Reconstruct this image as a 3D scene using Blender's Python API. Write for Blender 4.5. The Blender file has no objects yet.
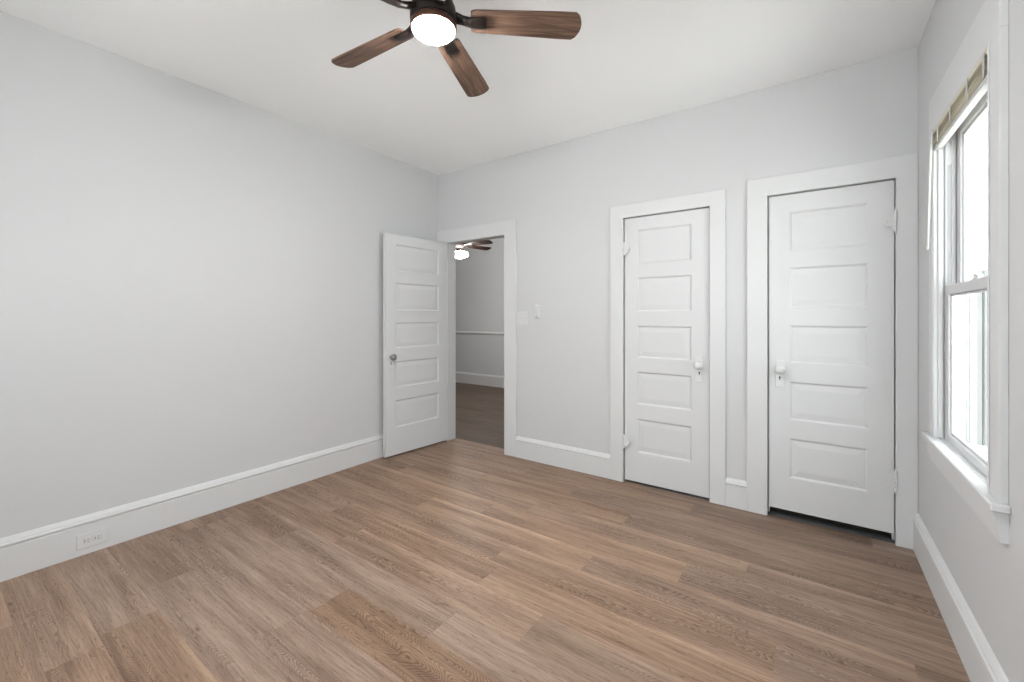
import bpy, bmesh, math, random
from mathutils import Vector, Matrix
random.seed(7)
S = bpy.context.scene
COL = S.collection
PI = math.pi

# ---------------------------------------------------------------- room measures (metres)
XL, XR, D, H = -3.096, 0.4575, 3.079, 2.66      # left wall, right wall, back wall, ceiling
YF = -0.95                                       # wall behind the camera
TW = 0.10                                        # thickness of the back partition

# door openings in the back wall: (x0, x1, top)
OD1 = (-2.965, -2.225, 1.985); OD2 = (-1.165, -0.538, 1.985); OD3 = (-0.245, 0.392, 1.998)

# ---------------------------------------------------------------- camera
cam_d = bpy.data.cameras.new('camera'); cam = bpy.data.objects.new('camera', cam_d); COL.objects.link(cam)
cam.location = (0, 0, 1.235); cam.rotation_euler = (PI/2, 0, 0.61499)
cam_d.sensor_width = 36; cam_d.lens = 424.72/1024*36
cam_d.shift_y = -(341-316.1)/1024; cam_d.clip_start = 0.01
S.camera = cam

# ---------------------------------------------------------------- world, exposure
S.view_settings.view_transform = 'Standard'; S.view_settings.look = 'None'
S.view_settings.gamma = 1; S.view_settings.use_curve_mapping = False
S.view_settings.exposure = 0.09
w = bpy.data.worlds.new('sky'); S.world = w; w.use_nodes = True
bg = w.node_tree.nodes['Background']; bg.inputs[0].default_value = (0.95, 0.975, 1.0, 1); bg.inputs[1].default_value = 5.2
LAMP = 430.0          # emission of the ceiling fan's lens
HALL_LAMP = 105.0     # emission of the globe in the next room

sun_d = bpy.data.lights.new('sun', 'SUN'); sun = bpy.data.objects.new('sun', sun_d); COL.objects.link(sun)
sun_d.energy = 38.0; sun_d.angle = 0.01; sun_d.color = (1.0, 0.99, 0.97)   # lights the ground outside; never enters the windows
sun.rotation_euler = (math.radians(-38), math.radians(-22), 0)
def portal(name, loc, rot, sx, sy):
    l = bpy.data.lights.new(name, 'AREA'); l.shape = 'RECTANGLE'; l.size = sx; l.size_y = sy
    o = bpy.data.objects.new(name, l); COL.objects.link(o); o.location = loc; o.rotation_euler = rot
    l.cycles.is_portal = True
portal('window_portal', (XR+0.11, 2.245, 1.38), (0, PI/2, 0), 1.32, 0.70)
for px_ in (-2.30, -1.225, -0.175): portal('fill_window_portal', (px_, YF-0.16, 1.45), (PI/2, 0, PI), 0.95, 1.5)  # sky sampling through the added rear windows

# ---------------------------------------------------------------- mesh helpers
class MB:
    def __init__(s): s.bm = bmesh.new()
    def box(s, a, b, bev=0.0, seg=1, mat=None):
        x0,x1 = sorted((a[0],b[0])); y0,y1 = sorted((a[1],b[1])); z0,z1 = sorted((a[2],b[2]))
        t = bmesh.new(); bmesh.ops.create_cube(t, size=1)
        for v in t.verts:
            v.co = Vector(((x0+x1)/2+v.co.x*(x1-x0), (y0+y1)/2+v.co.y*(y1-y0), (z0+z1)/2+v.co.z*(z1-z0)))
        if bev: bmesh.ops.bevel(t, geom=t.edges[:], offset=bev, segments=seg, affect='EDGES', profile=0.5)
        return s._take(t, mat)
    def _take(s, t, mat=None):
        if mat is not None: bmesh.ops.transform(t, matrix=mat, verts=t.verts[:])
        me = bpy.data.meshes.new('t'); t.to_mesh(me); t.free(); s.bm.from_mesh(me); bpy.data.meshes.remove(me); return s
    def _take_into(s, t): return s._take(t)
    def lathe(s, prof, n=32, mat=None, smooth=True):
        t = bmesh.new(); rings = []
        for r, z in prof:
            if r < 1e-6: rings.append([t.verts.new((0,0,z))])
            else: rings.append([t.verts.new((r*math.cos(2*PI*i/n), r*math.sin(2*PI*i/n), z)) for i in range(n)])
        for A, B in zip(rings, rings[1:]):
            for i in range(n):
                j = (i+1) % n
                if len(A) == 1 and len(B) == 1: continue
                if len(A) == 1: f = t.faces.new((A[0], B[i], B[j]))
                elif len(B) == 1: f = t.faces.new((A[i], A[j], B[0]))
                else: f = t.faces.new((A[i], A[j], B[j], B[i]))
                f.smooth = smooth
        if len(rings[0]) > 1: t.faces.new(rings[0][::-1])
        if len(rings[-1]) > 1: t.faces.new(rings[-1])
        bmesh.ops.recalc_face_normals(t, faces=t.faces[:])
        return s._take(t, mat)
    def prism(s, poly, a, b, mat=None):      # poly in (u,v); extruded from a to b, placed by mat (u,v,w)
        t = bmesh.new()
        A = [t.verts.new((u, v, a)) for u, v in poly]; B = [t.verts.new((u, v, b)) for u, v in poly]
        n = len(poly); t.faces.new(A[::-1]); t.faces.new(B)
        for i in range(n): t.faces.new((A[i], A[(i+1)%n], B[(i+1)%n], B[i]))
        bmesh.ops.recalc_face_normals(t, faces=t.faces[:])
        return s._take(t, mat)
    def tube(s, pts, r, n=12):
        pts = [Vector(p) for p in pts]; t = bmesh.new(); rings = []
        rr = r if isinstance(r, (list, tuple)) else [r]*len(pts)
        for i, p in enumerate(pts):
            d = (pts[min(i+1, len(pts)-1)] - pts[max(i-1, 0)]).normalized()
            u = d.orthogonal().normalized() if i == 0 else (u - d*u.dot(d)).normalized()
            v = d.cross(u)
            rings.append([t.verts.new(p + rr[i]*(u*math.cos(2*PI*k/n) + v*math.sin(2*PI*k/n))) for k in range(n)])
        for A, B in zip(rings, rings[1:]):
            for k in range(n):
                f = t.faces.new((A[k], A[(k+1)%n], B[(k+1)%n], B[k])); f.smooth = True
        t.faces.new(rings[0][::-1]); t.faces.new(rings[-1])
        bmesh.ops.recalc_face_normals(t, faces=t.faces[:])
        return s._take(t)
    def build(s, name, m, parent=None, kind=None):
        me = bpy.data.meshes.new(name); s.bm.to_mesh(me); s.bm.free()
        o = bpy.data.objects.new(name, me); COL.objects.link(o); me.materials.append(m)
        if parent is not None: o.parent = parent
        if kind: o['kind'] = kind
        return o
def tag(o, label=None, cat=None, group=None, kind=None):
    if label: o['label'] = label
    if cat: o['category'] = cat
    if group: o['group'] = group
    if kind: o['kind'] = kind
    return o
def empty(name, loc=(0,0,0), rz=0, parent=None):
    o = bpy.data.objects.new(name, None); COL.objects.link(o); o.location = loc; o.rotation_euler = (0,0,rz)
    o.empty_display_size = 0.1
    if parent is not None: o.parent = parent
    return o
def struct(o, label, cat='room'): return tag(o, label, cat, None, 'structure')

# ---------------------------------------------------------------- materials
def mat(name, col, rough=0.5, metal=0.0, bump=0.0, bscale=200, var=0.0, vscale=3, emis=0, ecol=None, spec=0.5):
    m = bpy.data.materials.new(name); m.use_nodes = True; nt = m.node_tree; b = nt.nodes['Principled BSDF']
    b.inputs['Base Color'].default_value = (*col, 1); b.inputs['Roughness'].default_value = rough
    b.inputs['Metallic'].default_value = metal; b.inputs['Specular IOR Level'].default_value = spec
    tc = nt.nodes.new('ShaderNodeTexCoord')
    if var:
        n = nt.nodes.new('ShaderNodeTexNoise'); n.inputs['Scale'].default_value = vscale; n.inputs['Detail'].default_value = 3
        nt.links.new(tc.outputs['Object'], n.inputs['Vector'])
        r = nt.nodes.new('ShaderNodeValToRGB'); r.color_ramp.elements[0].position = 0.3; r.color_ramp.elements[1].position = 0.7
        r.color_ramp.elements[0].color = (*[c*(1-var) for c in col], 1); r.color_ramp.elements[1].color = (*[min(1, c*(1+var)) for c in col], 1)
        nt.links.new(n.outputs['Fac'], r.inputs['Fac']); nt.links.new(r.outputs['Color'], b.inputs['Base Color'])
    if bump:
        n = nt.nodes.new('ShaderNodeTexNoise'); n.inputs['Scale'].default_value = bscale; n.inputs['Detail'].default_value = 2
        nt.links.new(tc.outputs['Object'], n.inputs['Vector'])
        bp = nt.nodes.new('ShaderNodeBump'); bp.inputs['Strength'].default_value = bump; bp.inputs['Distance'].default_value = 0.002
        nt.links.new(n.outputs['Fac'], bp.inputs['Height']); nt.links.new(bp.outputs['Normal'], b.inputs['Normal'])
    if emis:
        b.inputs['Emission Color'].default_value = (*(ecol or col), 1); b.inputs['Emission Strength'].default_value = emis
    return m
M = {}
M['wall'] = mat('wall_paint', (0.602, 0.605, 0.617), 0.75, bump=0.05, bscale=120, spec=0.25)
M['hall_wall'] = mat('hall_wall_paint', (0.60, 0.608, 0.622), 0.75, bump=0.05, bscale=120, spec=0.25)
M['ceiling'] = mat('ceiling_paint', (0.93, 0.937, 0.95), 0.85, bump=0.05, bscale=90, spec=0.2)
M['trim'] = mat('trim_paint', (0.655, 0.660, 0.670), 0.5, spec=0.2, bump=0.04, bscale=60)
M['door'] = mat('door_paint', (0.65, 0.656, 0.667), 0.62, spec=0.14, bump=0.05, bscale=50)
M['hardware'] = mat('painted_hardware', (0.66, 0.665, 0.672), 0.35, spec=0.3, bump=0.1, bscale=150)
M['plastic'] = mat('white_plastic', (0.655, 0.66, 0.67), 0.35)
M['dark'] = mat('dark_slot', (0.02, 0.02, 0.02), 0.6)
M['vinyl'] = mat('window_vinyl', (0.62, 0.625, 0.64), 0.4, spec=0.3)
M['track'] = mat('sash_track_vinyl', (0.60, 0.60, 0.61), 0.5)
M['blind'] = mat('blind_slat_cream', (0.62, 0.58, 0.47), 0.5)
M['blind_white'] = mat('blind_rail_white', (0.56, 0.56, 0.54), 0.35)
M['bronze'] = mat('oil_rubbed_bronze', (0.012, 0.008, 0.007), 0.45, metal=0.3, spec=0.3)
M['bronze_warm'] = mat('warm_bronze', (0.10, 0.045, 0.028), 0.38, metal=0.7)
M['lens'] = mat('fan_light_lens', (1, 1, 1), 0.4, emis=LAMP, ecol=(1.0, 0.98, 0.95))
M['globe'] = mat('hall_light_globe', (1, 1, 1), 0.4, emis=HALL_LAMP, ecol=(1.0, 0.97, 0.92))
M['hall_blade'] = mat('hall_fan_blade', (0.022, 0.009, 0.006), 0.7, spec=0.1, var=0.3, vscale=20)
M['knob_dark'] = mat('worn_knob', (0.34, 0.33, 0.32), 0.3, metal=0.8)
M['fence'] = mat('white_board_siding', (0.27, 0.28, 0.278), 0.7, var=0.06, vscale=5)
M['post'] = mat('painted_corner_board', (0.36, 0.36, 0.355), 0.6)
M['ground'] = mat('pale_concrete', (0.62, 0.61, 0.60), 0.9, var=0.1, vscale=2)
M['closet'] = mat('closet_painted_shade', (0.10, 0.10, 0.10), 0.9)  # closet shade put into the colour of its floor and walls

def glass_mat():
    m = bpy.data.materials.new('window_glass'); m.use_nodes = True; nt = m.node_tree; nt.nodes.clear()
    o = nt.nodes.new('ShaderNodeOutputMaterial'); mx = nt.nodes.new('ShaderNodeMixShader'); t = nt.nodes.new('ShaderNodeBsdfTransparent')
    g = nt.nodes.new('ShaderNodeBsdfGlossy'); g.inputs['Roughness'].default_value = 0.03
    t.inputs[0].default_value = (0.96, 0.98, 0.97, 1)
    f = nt.nodes.new('ShaderNodeFresnel'); f.inputs[0].default_value = 1.35
    ge = nt.nodes.new('ShaderNodeNewGeometry'); sb = nt.nodes.new('ShaderNodeMath'); sb.operation = 'SUBTRACT'; sb.inputs[0].default_value = 1
    ml = nt.nodes.new('ShaderNodeMath'); ml.operation = 'MULTIPLY'; f.inputs[0].default_value = 1.45
    nt.links.new(ge.outputs['Backfacing'], sb.inputs[1]); nt.links.new(sb.outputs[0], ml.inputs[0]); nt.links.new(f.outputs[0], ml.inputs[1])
    nt.links.new(ml.outputs[0], mx.inputs[0]); nt.links.new(t.outputs[0], mx.inputs[1]); nt.links.new(g.outputs[0], mx.inputs[2])
    nt.links.new(mx.outputs[0], o.inputs[0]); return m
M['glass'] = glass_mat()

def floor_mat(name='oak_plank_floor', mul=1.0):
    m = bpy.data.materials.new(name); m.use_nodes = True; nt = m.node_tree; N = nt.nodes; L = nt.links
    b = N['Principled BSDF']
    uv = N.new('ShaderNodeUVMap'); uv.uv_map = 'plank'           # u metres along plank (offset), v 0..1 across
    at = N.new('ShaderNodeAttribute'); at.attribute_name = 'tone'  # r brightness, g warmth, b edge lightness
    sp = N.new('ShaderNodeSeparateColor'); L.new(at.outputs['Color'], sp.inputs[0])
    su = N.new('ShaderNodeSeparateXYZ'); L.new(uv.outputs[0], su.inputs[0])
    def math_(op, a, bb=None, c=None):
        n = N.new('ShaderNodeMath'); n.operation = op
        for i, x in enumerate((a, bb, c)):
            if x is None: continue
            if isinstance(x, (int, float)): n.inputs[i].default_value = x
            else: L.new(x, n.inputs[i])
        return n.outputs[0]
    vm = math_('MULTIPLY', su.outputs[1], 0.182)
    def vec(x, y, z=0):
        c = N.new('ShaderNodeCombineXYZ')
        for i, k in enumerate((x, y, z)):
            if isinstance(k, (int, float)): c.inputs[i].default_value = k
            else: L.new(k, c.inputs[i])
        return c.outputs[0]
    rnd = math_('MULTIPLY', sp.outputs[0], 37.0)
    # fine streaks
    f1 = N.new('ShaderNodeTexNoise'); f1.inputs['Scale'].default_value = 1; f1.inputs['Detail'].default_value = 6; f1.inputs['Roughness'].default_value = 0.68
    L.new(vec(math_('MULTIPLY', su.outputs[0], 5.0), math_('MULTIPLY', vm, 130.0), rnd), f1.inputs['Vector'])
    # broad streaks
    f2 = N.new('ShaderNodeTexNoise'); f2.inputs['Scale'].default_value = 1; f2.inputs['Detail'].default_value = 4; f2.inputs['Roughness'].default_value = 0.55
    L.new(vec(math_('MULTIPLY', su.outputs[0], 1.5), math_('MULTIPLY', vm, 20.0), rnd), f2.inputs['Vector'])
    # cathedral figure: contour lines of a smooth stretched noise
    f3 = N.new('ShaderNodeTexNoise'); f3.inputs['Scale'].default_value = 1; f3.inputs['Detail'].default_value = 1.2; f3.inputs['Roughness'].default_value = 0.45
    L.new(vec(math_('MULTIPLY', su.outputs[0], 1.7), math_('MULTIPLY', vm, 11.0), rnd), f3.inputs['Vector'])
    wig = N.new('ShaderNodeTexNoise'); wig.inputs['Scale'].default_value = 1; wig.inputs['Detail'].default_value = 3
    L.new(vec(math_('MULTIPLY', su.outputs[0], 28.0), math_('MULTIPLY', vm, 60.0), rnd), wig.inputs['Vector'])
    ph = math_('ADD', math_('MULTIPLY', f3.outputs['Fac'], 60.0), math_('MULTIPLY', wig.outputs['Fac'], 1.3))
    ring = math_('FRACT', ph)
    ring = math_('POWER', ring, 2.2)
    # where the figure shows: centre of some planks
    msk = N.new('ShaderNodeTexNoise'); msk.inputs['Scale'].default_value = 1; msk.inputs['Detail'].default_value = 1
    L.new(vec(math_('MULTIPLY', su.outputs[0], 1.1), math_('MULTIPLY', vm, 6.0), math_('ADD', rnd, 9.0)), msk.inputs['Vector'])
    mr = N.new('ShaderNodeMapRange'); mr.inputs[1].default_value = 0.42; mr.inputs[2].default_value = 0.62; L.new(msk.outputs['Fac'], mr.inputs[0])
    ring = math_('MULTIPLY', ring, mr.outputs[0])
    cr = N.new('ShaderNodeValToRGB'); cr.color_ramp.elements[0].position = 0.27; cr.color_ramp.elements[1].position = 0.655
    cr.color_ramp.elements[0].color = (0.125, 0.074, 0.048, 1); cr.color_ramp.elements[1].color = (0.385, 0.275, 0.203, 1)
    g = math_('ADD', math_('MULTIPLY', f1.outputs['Fac'], 0.55), math_('MULTIPLY', f2.outputs['Fac'], 0.45))
    g = math_('SUBTRACT', g, math_('MULTIPLY', ring, 0.27))
    # short dark pores
    po = N.new('ShaderNodeTexNoise'); po.inputs['Scale'].default_value = 1; po.inputs['Detail'].default_value = 2
    L.new(vec(math_('MULTIPLY', su.outputs[0], 22.0), math_('MULTIPLY', vm, 260.0), rnd), po.inputs['Vector'])
    pm = N.new('ShaderNodeMapRange'); pm.inputs[1].default_value = 0.58; pm.inputs[2].default_value = 0.72; L.new(po.outputs['Fac'], pm.inputs[0])
    g = math_('SUBTRACT', g, math_('MULTIPLY', pm.outputs[0], 0.15))
    # scattered small knots
    kn = N.new('ShaderNodeTexVoronoi'); kn.inputs['Scale'].default_value = 1; kn.inputs['Randomness'].default_value = 1
    L.new(vec(math_('MULTIPLY', su.outputs[0], 1.6), math_('MULTIPLY', vm, 5.0), rnd), kn.inputs['Vector'])
    km = N.new('ShaderNodeMapRange'); km.inputs[1].default_value = 0.045; km.inputs[2].default_value = 0.015; L.new(kn.outputs['Distance'], km.inputs[0])
    g = math_('SUBTRACT', g, math_('MULTIPLY', km.outputs[0], 0.25))
    L.new(g, cr.inputs['Fac'])
    # warm / grey shift
    mg = N.new('ShaderNodeMix'); mg.data_type = 'RGBA'; mg.blend_type = 'MULTIPLY'; mg.inputs[0].default_value = 1
    cw = N.new('ShaderNodeMix'); cw.data_type = 'RGBA'; L.new(sp.outputs[1], cw.inputs[0])
    cw.inputs[6].default_value = (0.90, 0.95, 1.04, 1); cw.inputs[7].default_value = (1.06, 0.96, 0.84, 1)
    L.new(cr.outputs['Color'], mg.inputs[6]); L.new(cw.outputs[2], mg.inputs[7])
    # tone
    hs = N.new('ShaderNodeHueSaturation'); L.new(mg.outputs[2], hs.inputs['Color'])
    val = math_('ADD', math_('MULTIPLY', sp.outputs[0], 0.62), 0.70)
    # pale bevel toward the far long edge, dark seam at the joints
    e = N.new('ShaderNodeMapRange'); e.inputs[1].default_value = 0.66; e.inputs[2].default_value = 0.97; L.new(su.outputs[1], e.inputs[0])
    ee = math_('MULTIPLY', math_('POWER', e.outputs[0], 2.0), math_('MULTIPLY', math_('POWER', sp.outputs[2], 1.6), 0.34))
    val = math_('ADD', val, ee)
    sm = math_('LESS_THAN', su.outputs[1], 0.012)
    val = math_('SUBTRACT', val, math_('MULTIPLY', sm, 0.14))
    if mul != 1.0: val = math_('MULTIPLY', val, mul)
    L.new(val, hs.inputs['Value']); hs.inputs['Saturation'].default_value = 1.0
    L.new(hs.outputs['Color'], b.inputs['Base Color'])
    b.inputs['Roughness'].default_value = 0.46; b.inputs['Specular IOR Level'].default_value = 0.4
    bp = N.new('ShaderNodeBump'); bp.inputs['Strength'].default_value = 0.25; bp.inputs['Distance'].default_value = 0.001
    L.new(g, bp.inputs['Height']); L.new(bp.outputs['Normal'], b.inputs['Normal'])
    return m
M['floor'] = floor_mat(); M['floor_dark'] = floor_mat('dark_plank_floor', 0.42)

def blade_mat():
    m = bpy.data.materials.new('weathered_walnut_blade'); m.use_nodes = True; nt = m.node_tree; N = nt.nodes; L = nt.links
    b = N['Principled BSDF']; tc = N.new('ShaderNodeTexCoord'); mp = N.new('ShaderNodeMapping'); mp.inputs['Scale'].default_value = (5, 75, 5)
    L.new(tc.outputs['Object'], mp.inputs['Vector'])
    n = N.new('ShaderNodeTexNoise'); n.inputs['Scale'].default_value = 1; n.inputs['Detail'].default_value = 6; n.inputs['Roughness'].default_value = 0.65; n.inputs['Distortion'].default_value = 0.5
    L.new(mp.outputs[0], n.inputs['Vector'])
    r = N.new('ShaderNodeValToRGB'); r.color_ramp.elements[0].position = 0.33; r.color_ramp.elements[1].position = 0.68
    r.color_ramp.elements[0].color = (0.040, 0.020, 0.013, 1); r.color_ramp.elements[1].color = (0.215, 0.125, 0.082, 1)
    L.new(n.outputs['Fac'], r.inputs['Fac']); L.new(r.outputs['Color'], b.inputs['Base Color']); b.inputs['Roughness'].default_value = 0.6
    return m
M['blade'] = blade_mat()

# ---------------------------------------------------------------- floor: one mesh, a quad per plank
def plank_floor(name, x0, x1, y0, y1, fixed, yoff=0.60, pw=0.182, m='floor'):
    bm = bmesh.new(); uvl = bm.loops.layers.uv.new('plank'); cl = bm.loops.layers.float_color.new('tone')
    k = math.floor((y0-yoff)/pw)
    while yoff+k*pw < y1:
        a = max(y0, yoff+k*pw); bb = min(y1, yoff+(k+1)*pw); rr = random.Random(k*13+5)
        if k in fixed: seams = fixed[k]
        else:
            s0 = x0-rr.random()*1.2; seams = []
            while s0 < x1: seams.append((s0, None)); s0 += 1.22
            seams = seams[1:]
        cuts = [x0]+[s for s, _ in seams if x0 < s < x1]+[x1]
        tones = ([seams[0][1] if False else None] + [t for s, t in seams if x0 < s < x1]) if seams else [None]
        if k in fixed and len(fixed[k]) and k in FIRST: tones[0] = FIRST[k]
        for i in range(len(cuts)-1):
            t = tones[i] if i < len(tones) and tones[i] else (0.25+0.5*rr.random(), 0.25+0.5*rr.random(), 0.3+0.7*rr.random())
            off = rr.random()*50
            vs = [bm.verts.new(p) for p in ((cuts[i],a,0),(cuts[i+1],a,0),(cuts[i+1],bb,0),(cuts[i],bb,0))]
            f = bm.faces.new(vs); va = (a-yoff)/pw-k; vb = (bb-yoff)/pw-k
            for lp, uvv in zip(f.loops, ((cuts[i]+off,va),(cuts[i+1]+off,va),(cuts[i+1]+off,vb),(cuts[i]+off,vb))):
                lp[uvl].uv = uvv; lp[cl] = (*t, 1)
        k += 1
    # slab below
    lo = [bm.verts.new(p) for p in ((x0,y0,-0.12),(x1,y0,-0.12),(x1,y1,-0.12),(x0,y1,-0.12))]
    bm.faces.new(lo[::-1])
    me = bpy.data.meshes.new(name); bm.to_mesh(me); bm.free(); me.materials.append(M[m])
    o = bpy.data.objects.new(name, me); COL.objects.link(o); return o
FIRST = {2: (0.62,0.35,0.4), 0: (0.35,0.5,0.3), 5: (0.50,0.6,0.9), 7: (0.5,0.75,0.4), 8: (0.6,0.8,1.0), 4: (0.45,0.7,0.4)}
FIX = {  # row: [(seam x, tone of the plank to its right)]
 0: [(-2.46,(0.62,0.25,0.3)), (-1.24,(0.45,0.4,0.4))],
 1: [(-2.95,(0.60,0.25,0.3)), (-1.73,(0.55,0.30,0.5)), (-0.51,(0.5,0.4,0.5))],
 2: [(-2.93,(0.62,0.30,0.5)), (-1.715,(0.28,0.95,0.2)), (-0.49,(0.5,0.4,0.6))],
 3: [(-2.43,(0.60,0.28,0.5)), (-1.21,(0.58,0.28,0.5)), (0.0,(0.45,0.4,0.5))],
 4: [(-2.13,(0.62,0.55,1.0)), (-0.91,(0.36,0.45,0.4)), (0.30,(0.4,0.4,0.4))],
 5: [(-2.48,(0.50,0.75,0.9)), (-1.26,(0.50,0.75,0.8)), (-0.04,(0.38,0.35,0.6))],
 6: [(-1.33,(0.46,0.70,0.9)), (-0.11,(0.60,0.35,1.0))],
 7: [(-2.10,(0.60,0.75,1.0)), (-0.92,(0.58,0.5,1.0)), (0.296,(0.28,0.45,0.3))],
 8: [(-1.70,(0.54,0.75,1.0)), (-0.51,(0.50,0.30,1.0))],
 9: [(-2.70,(0.50,0.70,0.5)), (-1.48,(0.52,0.6,0.9)), (-0.26,(0.36,0.40,0.8))],
 10: [(-2.10,(0.42,0.85,0.5)), (-0.92,(0.40,0.45,0.5)), (0.29,(0.48,0.45,0.5))],
 11: [(-2.60,(0.42,0.85,0.4)), (-1.38,(0.38,0.45,0.4))],
 12: [(-1.85,(0.40,0.7,0.3)), (-0.63,(0.30,0.40,0.3))],
 13: [(-2.17,(0.4,0.7,0.4)), (-0.95,(0.25,0.35,0.2)), (0.267,(0.78,0.0,0.2))],
}
fl = plank_floor('floor', XL-0.1, XR+0.1, YF-0.1, D+TW+0.03, FIX)
struct(fl, 'brown oak plank floor of the empty bedroom', 'floor')
HX0, HX1, HY1 = -7.4, -1.62, 5.90
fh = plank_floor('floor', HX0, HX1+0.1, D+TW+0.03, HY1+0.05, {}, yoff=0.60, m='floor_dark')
struct(MB().prism([(-0.018,0),(0.018,0),(0.012,0.004),(-0.012,0.004)], -2.94, -2.248, Matrix(((0,0,1,0),(1,0,0,D+TW+0.03),(0,1,0,0),(0,0,0,1)))).build('trim_5', M['floor']), 'thin wooden threshold strip in the open doorway', 'trim')
struct(MB().box((HX1+0.1, D+TW+0.03, -0.12), (XR+0.14, 3.83, 0.0)).box((OD2[0]+0.02, D+0.006, -0.02), (OD2[1]-0.02, D+TW, 0.002)).box((OD3[0]+0.02, D+0.002, -0.02), (OD3[1]-0.02, D+TW, 0.002)).build('floor', M['closet']), 'closet floor behind the two closed doors, its shade painted dark', 'floor')  # dark sheets in the door gaps stand for the shade there
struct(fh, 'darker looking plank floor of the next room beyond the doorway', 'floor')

# ---------------------------------------------------------------- walls
def wall_boxes(name, m, boxes, label):
    b = MB()
    for a, c in boxes: b.box(a, c)
    return struct(b.build(name, m), label, 'wall')
bx = []; xs = XL-0.12
for a, c, t in (OD1, OD2, OD3):
    bx.append(((xs, D, 0), (a, D+TW, H))); bx.append(((a, D, t), (c, D+TW, H))); xs = c
bx.append(((xs, D, 0), (XR+0.14, D+TW, H)))
wall_boxes('wall_back', M['wall'], bx, 'light grey back wall with three white doors')
wall_boxes('wall_left', M['wall'], [((XL-0.12, YF-0.14, 0), (XL, D, H))], 'blank light grey wall on the left')
WY0, WY1, WZ0, WZ1 = 1.888, 2.61, 0.67, 2.062    # window rough opening
WT = 0.10
wall_boxes('wall_right', M['wall'], [((XR, YF-0.14, 0), (XR+WT, WY0, H)), ((XR, WY1, 0), (XR+WT, D, H)),
    ((XR, WY0, 0), (XR+WT, WY1, WZ0)), ((XR, WY0, WZ1), (XR+WT, WY1, H))], 'light grey wall with the window on the right')
RW = [(-2.45, -1.85), (-1.70, -0.75), (-0.60, 0.25)]  # made-up openings behind the camera, placed and sized for fill light
b = []; xs = XL
for a, c in RW:
    b += [((xs, YF-0.14, 0), (a, YF, H)), ((a, YF-0.14, 0), (c, YF, 0.70)), ((a, YF-0.14, 2.20), (c, YF, H))]; xs = c
b.append(((xs, YF-0.14, 0), (XR, YF, H)))
wall_boxes('wall_front', M['wall'], b, 'light grey wall behind the camera with added window openings for fill light')
struct(MB().box((XL-0.12, YF-0.14, H), (XR+0.14, D+TW, H+0.1)).build('ceiling', M['ceiling']), 'white flat ceiling of the empty bedroom', 'ceiling')
# added rear windows, unseen, letting in fill daylight: simple sashes
for i, (a, c) in enumerate(RW):
    r = struct(empty(f'window_{i+2}', ((a+c)/2, YF-0.07, 0.70)), 'added white sash window for fill light, unseen behind the camera', 'window')
    hw = (c-a)/2; f = MB()
    for x in (-hw, hw-0.05): f.box((x, -0.04, 0), (x+0.05, 0.04, 1.5), 0.003)
    for z in (0, 0.73, 1.45): f.box((-hw+0.05, -0.04, z), (hw-0.05, 0.04, z+0.05), 0.003)
    f.build('window_frame', M['vinyl'], r)
    MB().box((-hw+0.05, -0.004, 0.05), (hw-0.05, 0.0, 0.73)).box((-hw+0.05, -0.004, 0.78), (hw-0.05, 0.0, 1.45)).build('window_glass', M['glass'], r)

# next room (beyond the doorway) and the closets behind doors 2 and 3
wall_boxes('wall_hall_back', M['hall_wall'], [((HX0-0.1, HY1, 0), (HX1+0.1, HY1+0.1, H))], 'grey wall with a white chair rail in the next room')
wall_boxes('wall_hall_left', M['hall_wall'], [((HX0-0.1, D+TW, 0), (HX0, HY1, H))], 'far left grey wall of the next room')
wall_boxes('wall_hall_right', M['hall_wall'], [((HX1, D+TW, 0), (HX1+0.1, HY1, H))], 'right hand grey wall of the next room')
wall_boxes('wall_hall_front', M['hall_wall'], [((HX0-0.1, D, 0), (XL-0.12, D+TW, H))], 'grey wall of the next room beside the doorway')
struct(MB().box((HX0-0.1, D+TW, H), (HX1+0.1, HY1+0.1, H+0.1)).build('ceiling', M['ceiling']), 'white ceiling of the next room', 'ceiling')
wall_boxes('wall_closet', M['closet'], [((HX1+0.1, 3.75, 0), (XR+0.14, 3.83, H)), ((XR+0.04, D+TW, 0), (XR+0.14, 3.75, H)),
    ((-0.42, D+TW, 0), (-0.36, 3.75, H)), ((HX1+0.1, D+TW, H), (XR+0.14, 3.83, H+0.05))], 'closet interior behind the two closed doors, its shade painted dark')

# ---------------------------------------------------------------- trim
BP = [(0,0),(0.020,0),(0.020,0.150),(0.0165,0.154),(0.0225,0.159),(0.0235,0.168),(0.018,0.174),(0.0165,0.180),(0.008,0.192),(0,0.197)]
def baseboard(name, p, q, out, label, prof=BP, m=None, sc=1.0):
    p = Vector((*p, 0)); q = Vector((*q, 0)); d = (q-p); L_ = d.length; d.normalize(); o = Vector((*out, 0))
    mt = Matrix(((o.x, 0, d.x, p.x), (o.y, 0, d.y, p.y), (0, sc, 0, 0), (0, 0, 0, 1)))
    ob = MB().prism(prof, 0, L_, mt).build(name, m or M['trim'])
    return struct(ob, label, 'baseboard')
baseboard('baseboard_left', (XL, YF), (XL, D), (1,0), 'tall white baseboard along the blank left wall')
baseboard('baseboard_back', (-2.120, D), (-1.251, D), (0,-1), 'white baseboard between the open doorway and the narrow closed door', sc=0.92)
baseboard('baseboard_back', (-0.460, D), (-0.337, D), (0,-1), 'short white baseboard piece between the two closed doors', sc=0.92)
baseboard('baseboard_right', (XR, YF), (XR, D-0.02), (-1,0), 'white baseboard under the window along the right wall')
baseboard('baseboard_front', (XL, YF), (XR, YF), (0,1), 'white baseboard on the wall behind the camera')
baseboard('baseboard_hall', (HX0, HY1), (HX1, HY1), (0,-1), 'white baseboard in the next room beyond the doorway')
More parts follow.
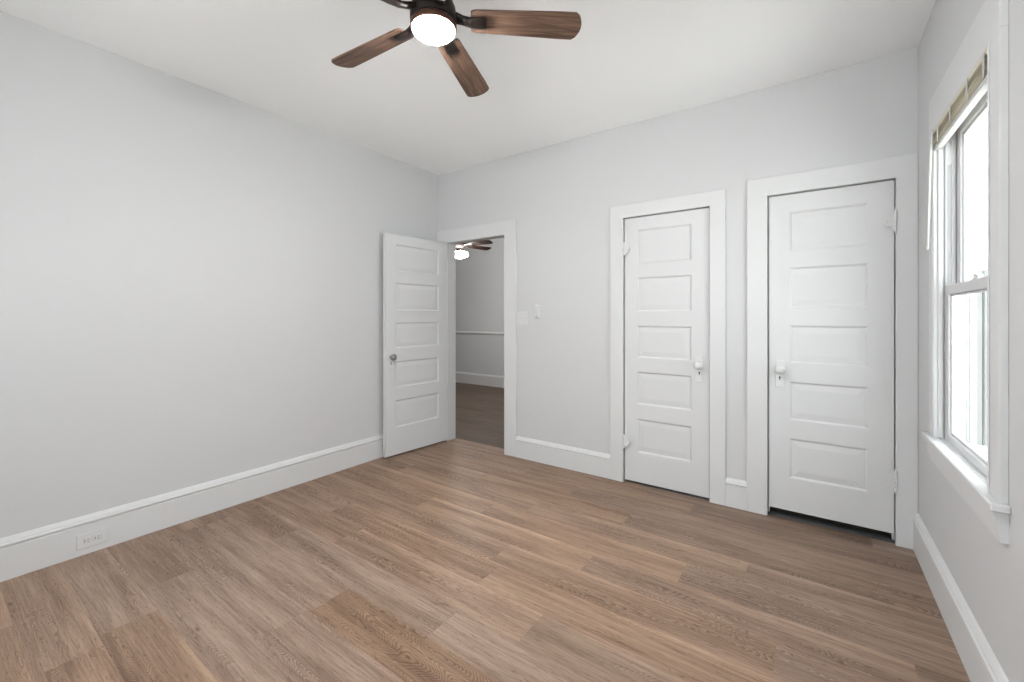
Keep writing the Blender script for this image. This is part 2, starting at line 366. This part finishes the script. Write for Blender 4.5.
struct(MB().prism([(0,0),(0.012,0.004),(0.022,0.02),(0.022,0.038),(0.012,0.046),(0,0.05)], 0, HX1-HX0,
    Matrix(((0,0,1,HX0),(-1,0,0,HY1),(0,1,0,0.905),(0,0,0,1)))).build('trim_1', M['trim']), 'white chair rail on the grey wall of the next room', 'trim')

def casing(n, xo0, xi0, xi1, xo1, zi, zo, label):     # flat boards, proud of the wall by 20 mm, with a jamb lining
    r = struct(empty(f'trim_{n}', ((xi0+xi1)/2, D, 0)), label, 'door frame'); cx = (xi0+xi1)/2
    e = 0.0022; t = bmesh.new(); rings = []
    outer = [(xo0,0),(xo0,zo),(xo1,zo),(xo1,0)]; inner = [(xi0,0),(xi0,zi),(xi1,zi),(xi1,0)]
    def off(P, dx): return [(P[0][0]+dx,0),(P[1][0]+dx,P[1][1]-dx),(P[2][0]-dx,P[2][1]-dx),(P[3][0]-dx,0)]
    for P, y in ((outer, 0), (outer, -0.020+e), (off(outer, e), -0.020), (off(inner, -e), -0.020), (inner, -0.020+e), (inner, 0)):
        rings.append([t.verts.new((x-cx, y, z)) for x, z in P])
    for A, B in zip(rings, rings[1:]+rings[:1]):
        for i in range(3): t.faces.new((A[i], A[i+1], B[i+1], B[i]))
    t.faces.new([R[0] for R in rings]); t.faces.new([R[3] for R in rings])
    bmesh.ops.recalc_face_normals(t, faces=t.faces[:])
    MB()._take_into(t).build('casing', M['trim'], r)
    return r, cx
def jamb(r, cx, xi0, xi1, zi, o, depth=TW, stop=True):
    b = MB()
    b.box((o[0]-cx, -0.004, 0), (xi0-cx-0.004, depth+0.0, o[2])); b.box((xi1-cx+0.004, -0.004, 0), (o[1]-cx, depth, o[2]))
    b.box((xi0-cx-0.004, -0.004, zi+0.004), (xi1-cx+0.004, depth, o[2]))
    b.build('jamb', M['trim'], r)
    if stop:
        s = MB(); s.box((xi0-cx-0.004, 0.048, 0), (xi0-cx+0.008, depth-0.01, zi)); s.box((xi1-cx-0.008, 0.048, 0), (xi1-cx+0.004, depth-0.01, zi))
        s.box((xi0-cx+0.008, 0.048, zi-0.008), (xi1-cx-0.008, depth-0.01, zi+0.004)); s.build('door_stop', M['trim'], r)
r1, c1 = casing(2, -3.090, -2.940, -2.248, -2.120, 1.960, 2.084, 'white door frame around the open doorway in the left corner')
jamb(r1, c1, -2.940, -2.248, 1.960, OD1, stop=False)
r2, c2 = casing(3, -1.251, -1.150, -0.556, -0.460, 1.966, 2.064, 'white door frame around the narrower closed door with hinges at left')
jamb(r2, c2, -1.150, -0.556, 1.966, OD2)
r3, c3 = casing(4, -0.337, -0.226, 0.369, 0.4565, 1.980, 2.094, 'white door frame around the closed door beside the window corner')
jamb(r3, c3, -0.226, 0.369, 1.980, OD3)

# ---------------------------------------------------------------- doors
PANELS = [(1.870,1.628),(1.532,1.282),(1.180,0.950),(0.838,0.602),(0.494,0.250)]
P2 = [(1.870,1.618),(1.520,1.268),(1.166,0.928),(0.828,0.585),(0.481,0.232)]
def door_leaf(name, wd, z0, z1, st0, st1, t=0.036, PANELS=PANELS):
    bm = bmesh.new()
    def quad(ps): bm.faces.new([bm.verts.new(p) for p in ps])
    def face(y, sgn):
        xa, xb = st0, wd-st1
        quad([(0,y,z0),(xa,y,z0),(xa,y,z1),(0,y,z1)]); quad([(xb,y,z0),(wd,y,z0),(wd,y,z1),(xb,y,z1)])
        zs = z1
        for zt, zb in PANELS:
            quad([(xa,y,zt),(xb,y,zt),(xb,y,zs),(xa,y,zs)]); zs = zb
            prev = None
            for ins, dp in ((0,0),(0.004,0.0015),(0.012,0.0095),(0.018,0.0095),(0.048,0.0062),(0.052,0.0062)):
                R = [(xa+ins, zb+ins),(xb-ins, zb+ins),(xb-ins, zt-ins),(xa+ins, zt-ins)]; yy = y+sgn*dp
                cur = [(x, yy, z) for x, z in R]
                if prev:
                    for i in range(4): quad([prev[i], prev[(i+1)%4], cur[(i+1)%4], cur[i]])
                prev = cur
            quad(prev)
        quad([(xa,y,z0),(xb,y,z0),(xb,y,zs),(xa,y,zs)])
    face(0, 1); face(t, -1)
    quad([(0,0,z0),(0,t,z0),(0,t,z1),(0,0,z1)]); quad([(wd,0,z0),(wd,t,z0),(wd,t,z1),(wd,0,z1)])
    quad([(0,0,z1),(wd,0,z1),(wd,t,z1),(0,t,z1)]); quad([(0,0,z0),(wd,0,z0),(wd,t,z0),(0,t,z0)])
    bmesh.ops.remove_doubles(bm, verts=bm.verts[:], dist=1e-5); bmesh.ops.recalc_face_normals(bm, faces=bm.faces[:])
    me = bpy.data.meshes.new(name); bm.to_mesh(me); bm.free(); me.materials.append(M['door'])
    o = bpy.data.objects.new(name, me); COL.objects.link(o); return o
def facing(y, sgn): return Matrix.Translation((0, y, 0)) @ Matrix.Rotation(sgn*PI/2, 4, 'X')   # lathe axis z -> -y (sgn=+1)
def knob_set(leaf, x, z, y, sgn, knob_m, z0, z1, pw=0.046):
    """escutcheon with keyhole and a round knob on the face at y; sgn=-1 means facing -y"""
    pl = MB().box((x-pw/2, y, z0), (x+pw/2, y+sgn*0.005, z1), 0.002)
    pl = pl.build('lock_plate', M['hardware'], leaf)
    kh = MB()
    mt = Matrix.Translation((x, y+sgn*0.0045, z-0.052)) @ Matrix.Rotation(PI/2, 4, 'X')
    kh.lathe([(0.0052, -0.0012), (0.0052, 0.0012)], 14, mt); kh.box((x-0.0024, y+sgn*0.0035, z-0.069), (x+0.0024, y+sgn*0.0058, z-0.052))
    kh.build('keyhole', M['dark'], pl)
    mt = Matrix.Translation((x, y, z)) @ Matrix.Rotation(-sgn*PI/2, 4, 'X')
    prof = [(0.017,0.004),(0.017,0.008),(0.010,0.011),(0.0085,0.022),(0.011,0.028),(0.021,0.034),(0.0275,0.042),(0.0285,0.049),(0.026,0.055),(0.018,0.060),(0.007,0.062),(0,0.062)]
    MB().lathe(prof, 28, mt).build('door_knob', knob_m, leaf)
def hinge(leaf, x, z0, z1, y, sgn, side, leafw=0.052):
    """knuckle with ball tips plus a shaped surface leaf on the door; side=+1: leaf spreads to +x"""
    k = MB(); h_ = z1-z0
    prof = [(0,z0-0.012),(0.004,z0-0.010),(0.0055,z0-0.006),(0.003,z0-0.001),(0.0065,z0)]
    n = 5
    for i in range(n):
        a = z0+h_*i/n; bb = z0+h_*(i+1)/n
        prof += [(0.0065,a+0.001),(0.0065,bb-0.0015),(0.0055,bb-0.0005)]
    prof += [(0.003,z1+0.001),(0.0055,z1+0.006),(0.004,z1+0.010),(0,z1+0.012)]
    kn = k.lathe(prof, 14, Matrix.Translation((x, y+sgn*0.005, 0))).build('hinge', M['hardware'], leaf)
    zc = (z0+z1)/2
    poly = [(0,z0+0.002),(0.012,z0+0.002),(0.022,z0+0.016),(0.036,z0+0.022),(leafw-0.010,zc-0.018),(leafw,zc),(leafw-0.010,zc+0.018),(0.036,z1-0.022),(0.022,z1-0.016),(0.012,z1-0.002),(0,z1-0.002)]
    poly = [(x+side*u, v) for u, v in poly]
    l = MB().prism(poly, 0, 0.003, Matrix(((1,0,0,0),(0,0,sgn,y),(0,1,0,0),(0,0,0,1))))
    for u, v in ((0.018, zc-0.030),(0.018, zc+0.030),(0.036, zc)):
        l.lathe([(0.0045,0),(0.0035,0.0015),(0,0.002)], 10, Matrix.Translation((x+side*u, y+sgn*0.003, v)) @ Matrix.Rotation(-sgn*PI/2, 4, 'X'))
    l.build('hinge_leaf', M['hardware'], kn)
# door 2 (narrow, closed, hinges left, knob right)
d2 = door_leaf('door_2', 0.583, 0.016, 1.960, 0.091, 0.110, PANELS=P2); d2.location = (-1.1445, D+0.004, 0)
struct(d2, 'closed white five panel door with its knob on the right', 'door')
knob_set(d2, 0.583-0.062, 0.905, 0, -1, M['hardware'], 0.787, 0.965)
hinge(d2, -0.004, 1.684, 1.786, -0.022, -1, 1); hinge(d2, -0.004, 0.254, 0.356, -0.022, -1, 1)
MB().box((0.583-0.001, 0.008, 0.855), (0.586, 0.028, 0.945), 0.001).build('latch_plate', M['knob_dark'], d2)
# door 3 (closed, beside the window, hinges right, knob left)
d3 = door_leaf('door_3', 0.583, 0.052, 1.974, 0.107, 0.107); d3.location = (-0.2195, D+0.004, 0)
struct(d3, 'closed white five panel door nearest the window, knob on the left', 'door')
knob_set(d3, 0.058, 0.912, 0, -1, M['hardware'], 0.800, 0.965)
hinge(d3, 0.583+0.004, 1.695, 1.803, -0.022, -1, -1); hinge(d3, 0.583+0.004, 0.290, 0.398, -0.022, -1, -1)
MB().box((-0.003, 0.008, 0.85), (0.001, 0.028, 0.94), 0.001).build('latch_plate', M['knob_dark'], d3)
# door 1 (open against the left wall)
t1 = 0.038; hp = Vector((-2.943, 3.052)); ep = Vector((-3.004, 2.362)); u = (ep-hp).normalized(); ang = math.atan2(u.y, u.x)
n = Vector((-math.sin(ang), math.cos(ang)))            # local +y; faces the room
if n.x < 0: n = -n
d1 = door_leaf('door_1', (ep-hp).length, 0.014, 1.954, 0.100, 0.100, t1)
d1.location = (hp.x-n.x*t1, hp.y-n.y*t1, 0); d1.rotation_euler = (0, 0, ang)
struct(d1, 'white five panel door standing open against the left wall', 'door')
wd1 = (ep-hp).length
knob_set(d1, wd1-0.052, 0.878, t1, 1, M['knob_dark'], 0.770, 0.925, 0.044)
MB().box((wd1-0.001, 0.008, 0.84), (wd1+0.0015, 0.030, 0.95), 0.0008).box((wd1, 0.012, 0.875), (wd1+0.010, 0.026, 0.905), 0.003).build('latch', M['hardware'], d1)
for z in (0.28, 1.70):
    MB().lathe([(0,z-0.012),(0.005,z-0.006),(0.0065,z),(0.0065,z+0.10),(0.005,z+0.106),(0,z+0.112)], 14, Matrix.Translation((-0.006, 0.0, 0))).build('hinge', M['hardware'], d1)

# ---------------------------------------------------------------- window_1 in the right wall (built in world space under an empty)
wr = struct(empty('window_1', (XR, (WY0+WY1)/2, WZ0)), 'white double hung sash window at the right edge', 'window')
W0 = Vector((XR, (WY0+WY1)/2, WZ0))
def wbox(b, a, c, bev=0.0): b.box(tuple(Vector(a)-W0), tuple(Vector(c)-W0), bev); return b
XC = XR-0.019
# casing: flat boards with a small edge bead
f = MB(); wbox(f, (XC, WY0-0.088, 0.700), (XR, WY0, WZ1), 0.002); wbox(f, (XC-0.004, WY0-0.010, 0.702), (XC, WY0-0.002, WZ1), 0.0015)
f.build('side_casing', M['trim'], wr)
f = MB(); wbox(f, (XC, WY1, 0.700), (XR, WY1+0.088, WZ1), 0.002); wbox(f, (XC-0.004, WY1+0.002, 0.702), (XC, WY1+0.010, WZ1), 0.0015)
f.build('side_casing', M['trim'], wr)
f = MB(); wbox(f, (XC, WY0-0.088, WZ1), (XR, WY1+0.088, 2.215), 0.002); f.build('head_casing', M['trim'], wr)
# stool and apron
f = MB(); wbox(f, (0.416, WY0-0.108, 0.676), (XR, WY1+0.108, 0.700), 0.004); wbox(f, (XR-0.001, WY0+0.001, 0.676), (XR+0.02, WY1-0.001, 0.699), 0.0)
f.build('window_stool', M['trim'], wr)
ap = [(0,0.585),(0.018,0.585),(0.019,0.600),(0.024,0.606),(0.024,0.655),(0.030,0.664),(0.030,0.676),(0,0.676)]
f = MB(); f.prism([(u_, v-WZ0) for u_, v in ap], WY0-0.088-W0.y, WY1+0.088-W0.y, Matrix(((-1,0,0,0),(0,0,1,0),(0,1,0,0),(0,0,0,1))))
f.build('window_apron', M['trim'], wr)
# jamb lining, stops, sill
XS = XR+0.016      # room face of the lower sash
JY0, JY1 = WY0+0.004, WY1-0.004
f = MB()
wbox(f, (XR-0.019, WY0-0.001, 0.70), (XR+WT, JY0, WZ1)); wbox(f, (XR-0.019, JY1, 0.70), (XR+WT, WY1+0.001, WZ1))
wbox(f, (XR-0.019, JY0, WZ1-0.004), (XR+WT, JY1, WZ1+0.001))
wbox(f, (XR+0.02, JY0, 0.66), (XR+WT+0.05, JY1, 0.690), 0.002)
f.build('window_frame', M['vinyl'], wr)
f = MB()     # exterior track ridges on both jambs
for y, s in ((JY1, -1), (JY0, 1)):
    for k_ in (0.084, 0.092): wbox(f, (XR+k_, y, 0.70), (XR+k_+0.0035, y+s*0.006, WZ1-0.01), 0.0008)
f.build('exterior_track', M['track'], wr)
f = MB()     # inner stops
for y, s in ((JY1, -1), (JY0, 1)):
    wbox(f, (XR-0.006, y, 0.70), (XR+0.011, y+s*0.009, WZ1-0.004), 0.0025)
wbox(f, (XR-0.006, JY0+0.009, WZ1-0.016), (XR+0.011, JY1-0.009, WZ1-0.004), 0.0025)
f.build('window_stop', M['trim'], wr)
f = MB()     # upper track liners with the pocket below the take-out clip
for y, s in ((JY1, -1), (JY0, 1)):
    wbox(f, (XS+0.0, y, 1.368), (XS+0.006, y+s*0.010, WZ1-0.004), 0.0008)
    wbox(f, (XS+0.020, y, 1.368), (XS+0.032, y+s*0.010, WZ1-0.004), 0.0008)
    wbox(f, (XS+0.006, y, 1.89), (XS+0.020, y+s*0.010, WZ1-0.004), 0.0008)
f.build('track_liner', M['vinyl'], wr)
f = MB()
for y, s in ((JY1, -1), (JY0, 1)): wbox(f, (XS+0.006, y, 1.368), (XS+0.020, y+s*0.0025, 1.89))
f.build('track_pocket', M['track'], wr)
def sash(nm, x, z0, z1, st, top, bot, t=0.030):
    ya, yb = JY0+0.002, JY1-0.002; g = MB()
    wbox(g, (x, ya, z0), (x+t, ya+st, z1), 0.003); wbox(g, (x, yb-st, z0), (x+t, yb, z1), 0.003)
    wbox(g, (x, ya+st, z0), (x+t, yb-st, z0+bot), 0.003); wbox(g, (x, ya+st, z1-top), (x+t, yb-st, z1), 0.003)
    # glazing bead
    for a, c in (((x+0.008, ya+st, z0+bot), (x+0.018, ya+st+0.009, z1-top)), ((x+0.008, yb-st-0.009, z0+bot), (x+0.018, yb-st, z1-top)),
                 ((x+0.008, ya+st, z0+bot), (x+0.018, yb-st, z0+bot+0.009)), ((x+0.008, ya+st, z1-top-0.009), (x+0.018, yb-st, z1-top))):
        wbox(g, a, c, 0.003)
    o = g.build(nm, M['vinyl'], wr)
    p = MB(); wbox(p, (x+0.013, ya+st+0.002, z0+bot+0.002), (x+0.017, yb-st-0.002, z1-top-0.002)); p.build('window_glass', M['glass'], o)
    return o
lo = sash('lower_sash', XS, 0.699, 1.368, 0.055, 0.040, 0.034)
up = sash('upper_sash', XS+0.036, 1.335, WZ1-0.006, 0.055, 0.052, 0.034)
yk = 2.21    # sash lock on the meeting rail
k = MB(); wbox(k, (XS+0.004, yk-0.032, 1.368), (XS+0.026, yk+0.032, 1.374), 0.0015)
k.lathe([(0.011,0),(0.011,0.010),(0.006,0.013),(0,0.013)], 16, Matrix.Translation(Vector((XS+0.015, yk, 1.374))-W0))
wbox(k, (XS+0.002, yk-0.028, 1.378), (XS+0.012, yk+0.004, 1.386), 0.002)
k.build('sash_lock', M['hardware'], lo)

# ---------------------------------------------------------------- mini blind, drawn fully up
BY0, BY1 = JY0+0.006, JY1-0.004; bl = tag(empty('window_blind', (XR-0.004, (BY0+BY1)/2, 1.96)), 'cream slatted mini blind pulled fully up at the top of the window', 'blind')
B0 = Vector((XR-0.004, (BY0+BY1)/2, 1.96))
def bbox(b, a, c, bev=0): b.box(tuple(Vector(a)-B0), tuple(Vector(c)-B0), bev); return b
XB0, XB1 = XR-0.021, XR+0.006
h_ = MB(); bbox(h_, (XB0-0.001, BY0, 2.036), (XB1, BY1, 2.056), 0.0015); h_.build('headrail', M['blind'], bl)
z = 1.980; ns = 8
for i in range(ns):
    s_ = MB(); zz = z+i*0.0072; c = 0.0026
    prof = [(XB0-B0.x, zz-1.96), ((XB0+XB1)/2-B0.x, zz+c-1.96), (XB1-B0.x, zz-1.96), (XB1-B0.x, zz+0.0011-1.96), ((XB0+XB1)/2-B0.x, zz+c+0.0011-1.96), (XB0-B0.x, zz+0.0011-1.96)]
    j = random.uniform(-0.003, 0.003)
    s_.prism([(a+j, v) for a, v in prof], BY0+0.004-B0.y, BY1-0.004-B0.y, Matrix(((1,0,0,0),(0,0,1,0),(0,1,0,0),(0,0,0,1))))
    s_.build('slat', M['blind'], bl)
h_ = MB(); bbox(h_, (XB0+0.001, BY0+0.003, 1.962), (XB1-0.001, BY1-0.003, 1.977), 0.003); rail = h_.build('bottom_rail', M['blind_white'], bl)
for y in (1.915, 2.087, 2.305, 2.50, 2.585):
    t_ = MB(); bbox(t_, (XB0-0.0045, y-0.010, 1.972), (XB0-0.0032, y+0.010, 2.046), 0.0004); t_.build('ladder_tape', M['blind_white'], bl)
    t_ = MB(); t_.lathe([(0.0055,0),(0.0045,-0.0025),(0,-0.003)], 12, Matrix.Translation(Vector(((XB0+XB1)/2, y, 1.962))-B0)); t_.build('rail_button', M['plastic'], rail)
wn = MB(); wn.tube([Vector((XB0-0.006, 2.575, 2.030))-B0, Vector((XB0-0.010, 2.575, 1.985))-B0, Vector((XB0-0.012, 2.576, 1.955))-B0, Vector((XB0-0.020, 2.590, 1.530))-B0], 0.0042, 8)
wn.build('tilt_wand', M['blind_white'], bl)

# ---------------------------------------------------------------- outside the window
ny = 4.3
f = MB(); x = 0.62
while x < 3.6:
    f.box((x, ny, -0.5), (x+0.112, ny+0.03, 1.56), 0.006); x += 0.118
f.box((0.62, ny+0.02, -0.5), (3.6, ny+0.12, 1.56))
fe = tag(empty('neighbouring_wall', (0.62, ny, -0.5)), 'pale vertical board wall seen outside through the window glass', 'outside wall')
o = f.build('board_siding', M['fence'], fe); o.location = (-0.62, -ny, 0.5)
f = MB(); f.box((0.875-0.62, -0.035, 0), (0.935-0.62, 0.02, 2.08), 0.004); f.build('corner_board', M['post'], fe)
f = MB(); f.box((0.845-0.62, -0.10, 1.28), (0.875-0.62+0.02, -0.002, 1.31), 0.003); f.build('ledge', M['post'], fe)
g = MB().box((-9, -12, -0.62), (14, 14, -0.5)).build('ground', M['ground']); struct(g, 'pale ground outside the house', 'ground')

# ---------------------------------------------------------------- ceiling fan with five wooden blades
FC = Vector((-1.244, 1.214, 0)); ZB = 2.43; PH = math.radians(39.5)
fan = tag(empty('ceiling_fan', (FC.x, FC.y, H)), 'larger dark bronze ceiling fan with brown wooden blades and bright round light in the bedroom', 'ceiling fan')
dz = ZB-H
MB().lathe([(0,0),(0.066,0),(0.066,-0.018),(0.058,-0.034),(0.030,-0.046),(0.016,-0.048),(0,-0.048)], 36).build('canopy', M['bronze'], fan)
MB().lathe([(0.0125,-0.04),(0.0125,-0.115)], 20).lathe([(0.022,-0.096),(0.024,-0.104),(0.022,-0.115),(0.012,-0.12)], 24).build('downrod', M['bronze_warm'], fan)
MB().lathe([(0,dz+0.118),(0.022,dz+0.118),(0.048,dz+0.108),(0.072,dz+0.080),(0.088,dz+0.044),(0.093,dz+0.014),(0.093,dz-0.006),(0.088,dz-0.016),(0.06,dz-0.020),(0,dz-0.020)], 48).build('motor_housing', M['bronze'], fan)
ring_ = MB().lathe([(0.060,dz-0.018),(0.088,dz-0.018),(0.092,dz-0.024),(0.092,dz-0.038),(0.0885,dz-0.043),(0.083,dz-0.043),(0.083,dz-0.030),(0.060,dz-0.028)], 48).build('light_ring', M['bronze_warm'], fan)
MB().lathe([(0.0845,dz-0.034),(0.0845,dz-0.045),(0.082,dz-0.051),(0.073,dz-0.059),(0.055,dz-0.066),(0.030,dz-0.070),(0,dz-0.071)], 48).build('light_lens', M['lens'], ring_)
def blade_mesh():
    r0, r1 = 0.150, 0.602; t = 0.006; bm = bmesh.new(); w0, w1 = 0.050, 0.0615; out = []
    def hw(x_): return w0+(w1-w0)*min(1, (x_-r0)/0.36)
    xs_ = [r0+0.004]+[r0+0.02+i*(r1-0.03-r0-0.02)/7 for i in range(8)]
    for x_ in xs_: out.append((x_, -hw(x_)+(0.004 if x_ == xs_[0] else 0)))
    for i in range(13):
        v_ = -1+i/6; out.append((r1-0.024*v_*v_-(0.006 if abs(v_) > 0.99 else 0), w1*v_*(0.985 if abs(v_) > 0.99 else 1)))
    for x_ in xs_[::-1]: out.append((x_, hw(x_)-(0.004 if x_ == xs_[0] else 0)))
    out += [(r0, w0-0.008), (r0, -w0+0.008)]
    lo_ = [bm.verts.new((x_, y_, -t/2)) for x_, y_ in out]; hi = [bm.verts.new((x_, y_, t/2)) for x_, y_ in out]
    bm.faces.new(lo_[::-1]); bm.faces.new(hi); n_ = len(out)
    for i in range(n_): bm.faces.new((lo_[i], lo_[(i+1)%n_], hi[(i+1)%n_], hi[i]))
    bmesh.ops.recalc_face_normals(bm, faces=bm.faces[:])
    me = bpy.data.meshes.new('fan_blade'); bm.to_mesh(me); bm.free(); me.materials.append(M['blade']); return me
bme = blade_mesh()
def iron_mesh():
    b = MB()
    # curved arm from the housing, sweeping out and slightly down, to a rounded foot under the blade
    for sec in range(10):
        pass
    t = bmesh.new(); rings = []
    path = [(0.070, 0.014, 0.026, 0.014), (0.095, 0.010, 0.022, 0.012), (0.120, 0.000, 0.019, 0.010), (0.145, -0.008, 0.021, 0.009), (0.165, -0.010, 0.024, 0.007), (0.190, -0.010, 0.026, 0.006), (0.204, -0.010, 0.026, 0.006), (0.212, -0.009, 0.020, 0.004)]
    for r, z_, w_, h2 in path:
        rings.append([t.verts.new((r, a*w_, z_+c_*h2)) for a, c_ in ((-1,-0.5),(-0.6,-1),(0.6,-1),(1,-0.5),(1,0.5),(0.6,1),(-0.6,1),(-1,0.5))])
    for A, B in zip(rings, rings[1:]):
        for i in range(8): f_ = t.faces.new((A[i], A[(i+1)%8], B[(i+1)%8], B[i])); f_.smooth = True
    t.faces.new(rings[0]); t.faces.new(rings[-1][::-1]); bmesh.ops.recalc_face_normals(t, faces=t.faces[:]); b._take(t)
    b.box((0.172, -0.030, 0.0035), (0.214, 0.030, 0.008), 0.002)
    me = bpy.data.meshes.new('blade_arm'); b.bm.to_mesh(me); b.bm.free(); me.materials.append(M['bronze']); return me
ime = iron_mesh()
for i in range(5):
    a = PH+i*2*PI/5
    bl_ = bpy.data.objects.new('fan_blade', bme); COL.objects.link(bl_); bl_.parent = fan
    bl_.location = (0, 0, dz); bl_.rotation_euler = (math.radians(-13), 0, a)
    bl_.rotation_mode = 'XYZ'
    ir = bpy.data.objects.new('blade_arm', ime); COL.objects.link(ir); ir.parent = bl_

# ---------------------------------------------------------------- ceiling fan in the next room
HC = (-4.10, 4.50); ZH = 2.235
hf = tag(empty('ceiling_fan', (HC[0], HC[1], H)), 'small ceiling fan with glowing white globe seen through the open doorway', 'ceiling fan')
q = ZH-H
MB().lathe([(0,0),(0.065,0),(0.062,-0.03),(0.03,-0.05),(0.013,-0.052),(0.013,q+0.13),(0,q+0.13)], 28).build('canopy', M['bronze_warm'], hf)
MB().lathe([(0,q+0.14),(0.05,q+0.13),(0.095,q+0.10),(0.10,q+0.03),(0.085,q-0.01),(0.05,q-0.03),(0.045,q-0.06),(0.062,q-0.070),(0.062,q-0.084),(0,q-0.084)], 32).build('motor_housing', M['bronze'], hf)
MB().lathe([(0,q-0.075),(0.05,q-0.078),(0.075,q-0.084),(0.115,q-0.098),(0.132,q-0.118),(0.128,q-0.138),(0.100,q-0.160),(0.055,q-0.174),(0,q-0.178)], 36).build('light_globe', M['globe'], hf)
def hblade():
    b = MB(); r0, r1 = 0.19, 0.55
    pts = [(r0,-0.045),(r0+0.02,-0.052),(r1-0.05,-0.066),(r1-0.012,-0.058),(r1,-0.035),(r1,0.035),(r1-0.012,0.058),(r1-0.05,0.066),(r0+0.02,0.052),(r0,0.045)]
    b.prism(pts, -0.004, 0.004); me = bpy.data.meshes.new('fan_blade'); b.bm.to_mesh(me); b.bm.free(); me.materials.append(M['hall_blade']); return me
def hiron():
    b = MB(); b.box((0.085,-0.014,-0.006),(0.205,0.014,0.004),0.002); b.box((0.195,-0.038,-0.008),(0.245,0.038,-0.003),0.002)
    me = bpy.data.meshes.new('blade_arm'); b.bm.to_mesh(me); b.bm.free(); me.materials.append(M['bronze']); return me
hb, hi_ = hblade(), hiron()
for i in range(5):
    a = math.radians(4)+i*2*PI/5
    o = bpy.data.objects.new('fan_blade', hb); COL.objects.link(o); o.parent = hf; o.location = (0,0,q+0.01); o.rotation_euler = (math.radians(-12), 0, a)
    p = bpy.data.objects.new('blade_arm', hi_); COL.objects.link(p); p.parent = o

# ---------------------------------------------------------------- wall fittings
sw = tag(empty('light_switch', (-2.064, D, 1.214)), 'white two gang light switch plate beside the open doorway', 'light switch')
pl = MB().box((-0.055, -0.006, -0.0575), (0.055, 0, 0.0575), 0.003, 2).build('cover_plate', M['plastic'], sw)
for x in (-0.023, 0.023):
    MB().box((x-0.006, -0.008, -0.013), (x+0.006, -0.005, 0.013), 0.001).build('toggle_frame', M['plastic'], pl)
    t_ = MB().box((x-0.0035, -0.018, -0.001), (x+0.0035, -0.006, 0.008), 0.0015); t_.build('switch_toggle', M['plastic'], sw)
rc = tag(empty('wall_control', (-1.902, D, 1.272)), 'slim white rounded control mounted on the wall right of the light switch', 'wall control')
MB().box((-0.026, -0.014, -0.056), (0.026, 0, 0.050), 0.005, 2).build('wall_cradle', M['plastic'], rc)
bd = MB().box((-0.0225, -0.028, -0.052), (0.0225, -0.010, 0.058), 0.009, 3).build('control_body', M['plastic'], rc)
for z_, r_ in ((0.036, 0.009), (0.012, 0.007), (-0.010, 0.007), (-0.033, 0.009)):
    MB().lathe([(r_,0),(r_,0.0015),(r_-0.002,0.0025),(0,0.0025)], 16, Matrix.Translation((0,-0.0275,z_)) @ Matrix.Rotation(PI/2, 4, 'X')).build('button', M['track'], bd)

oy, oz = 0.548, 0.072
ot = tag(empty('wall_outlet', (XL+0.020, oy, oz)), 'white duplex outlet set sideways in the left baseboard', 'outlet')
pl = MB().box((0, -0.0585, -0.037), (0.006, 0.0585, 0.037), 0.0025, 2).build('cover_plate', M['plastic'], ot)
MB().lathe([(0.003,0),(0.002,0.0012),(0,0.0014)], 12, Matrix.Translation((0.006,0,0)) @ Matrix.Rotation(PI/2, 4, 'Y')).build('screw', M['track'], pl)
for y in (-0.0195, 0.0195):
    rcp = MB().box((0.004, y-0.0145, -0.0165), (0.0085, y+0.0145, 0.0165), 0.004, 2).build('receptacle', M['plastic'], ot)
    s_ = MB(); s_.box((0.0075, y-0.001, 0.0045), (0.0089, y+0.0075, 0.0068)); s_.box((0.0075, y, -0.0068), (0.0089, y+0.0075, -0.0045))
    s_.lathe([(0.0026,0),(0.0026,0.0006)], 12, Matrix.Translation((0.0083, y-0.0085, 0)) @ Matrix.Rotation(PI/2, 4, 'Y'))
    s_.build('socket_slots', M['dark'], rcp)
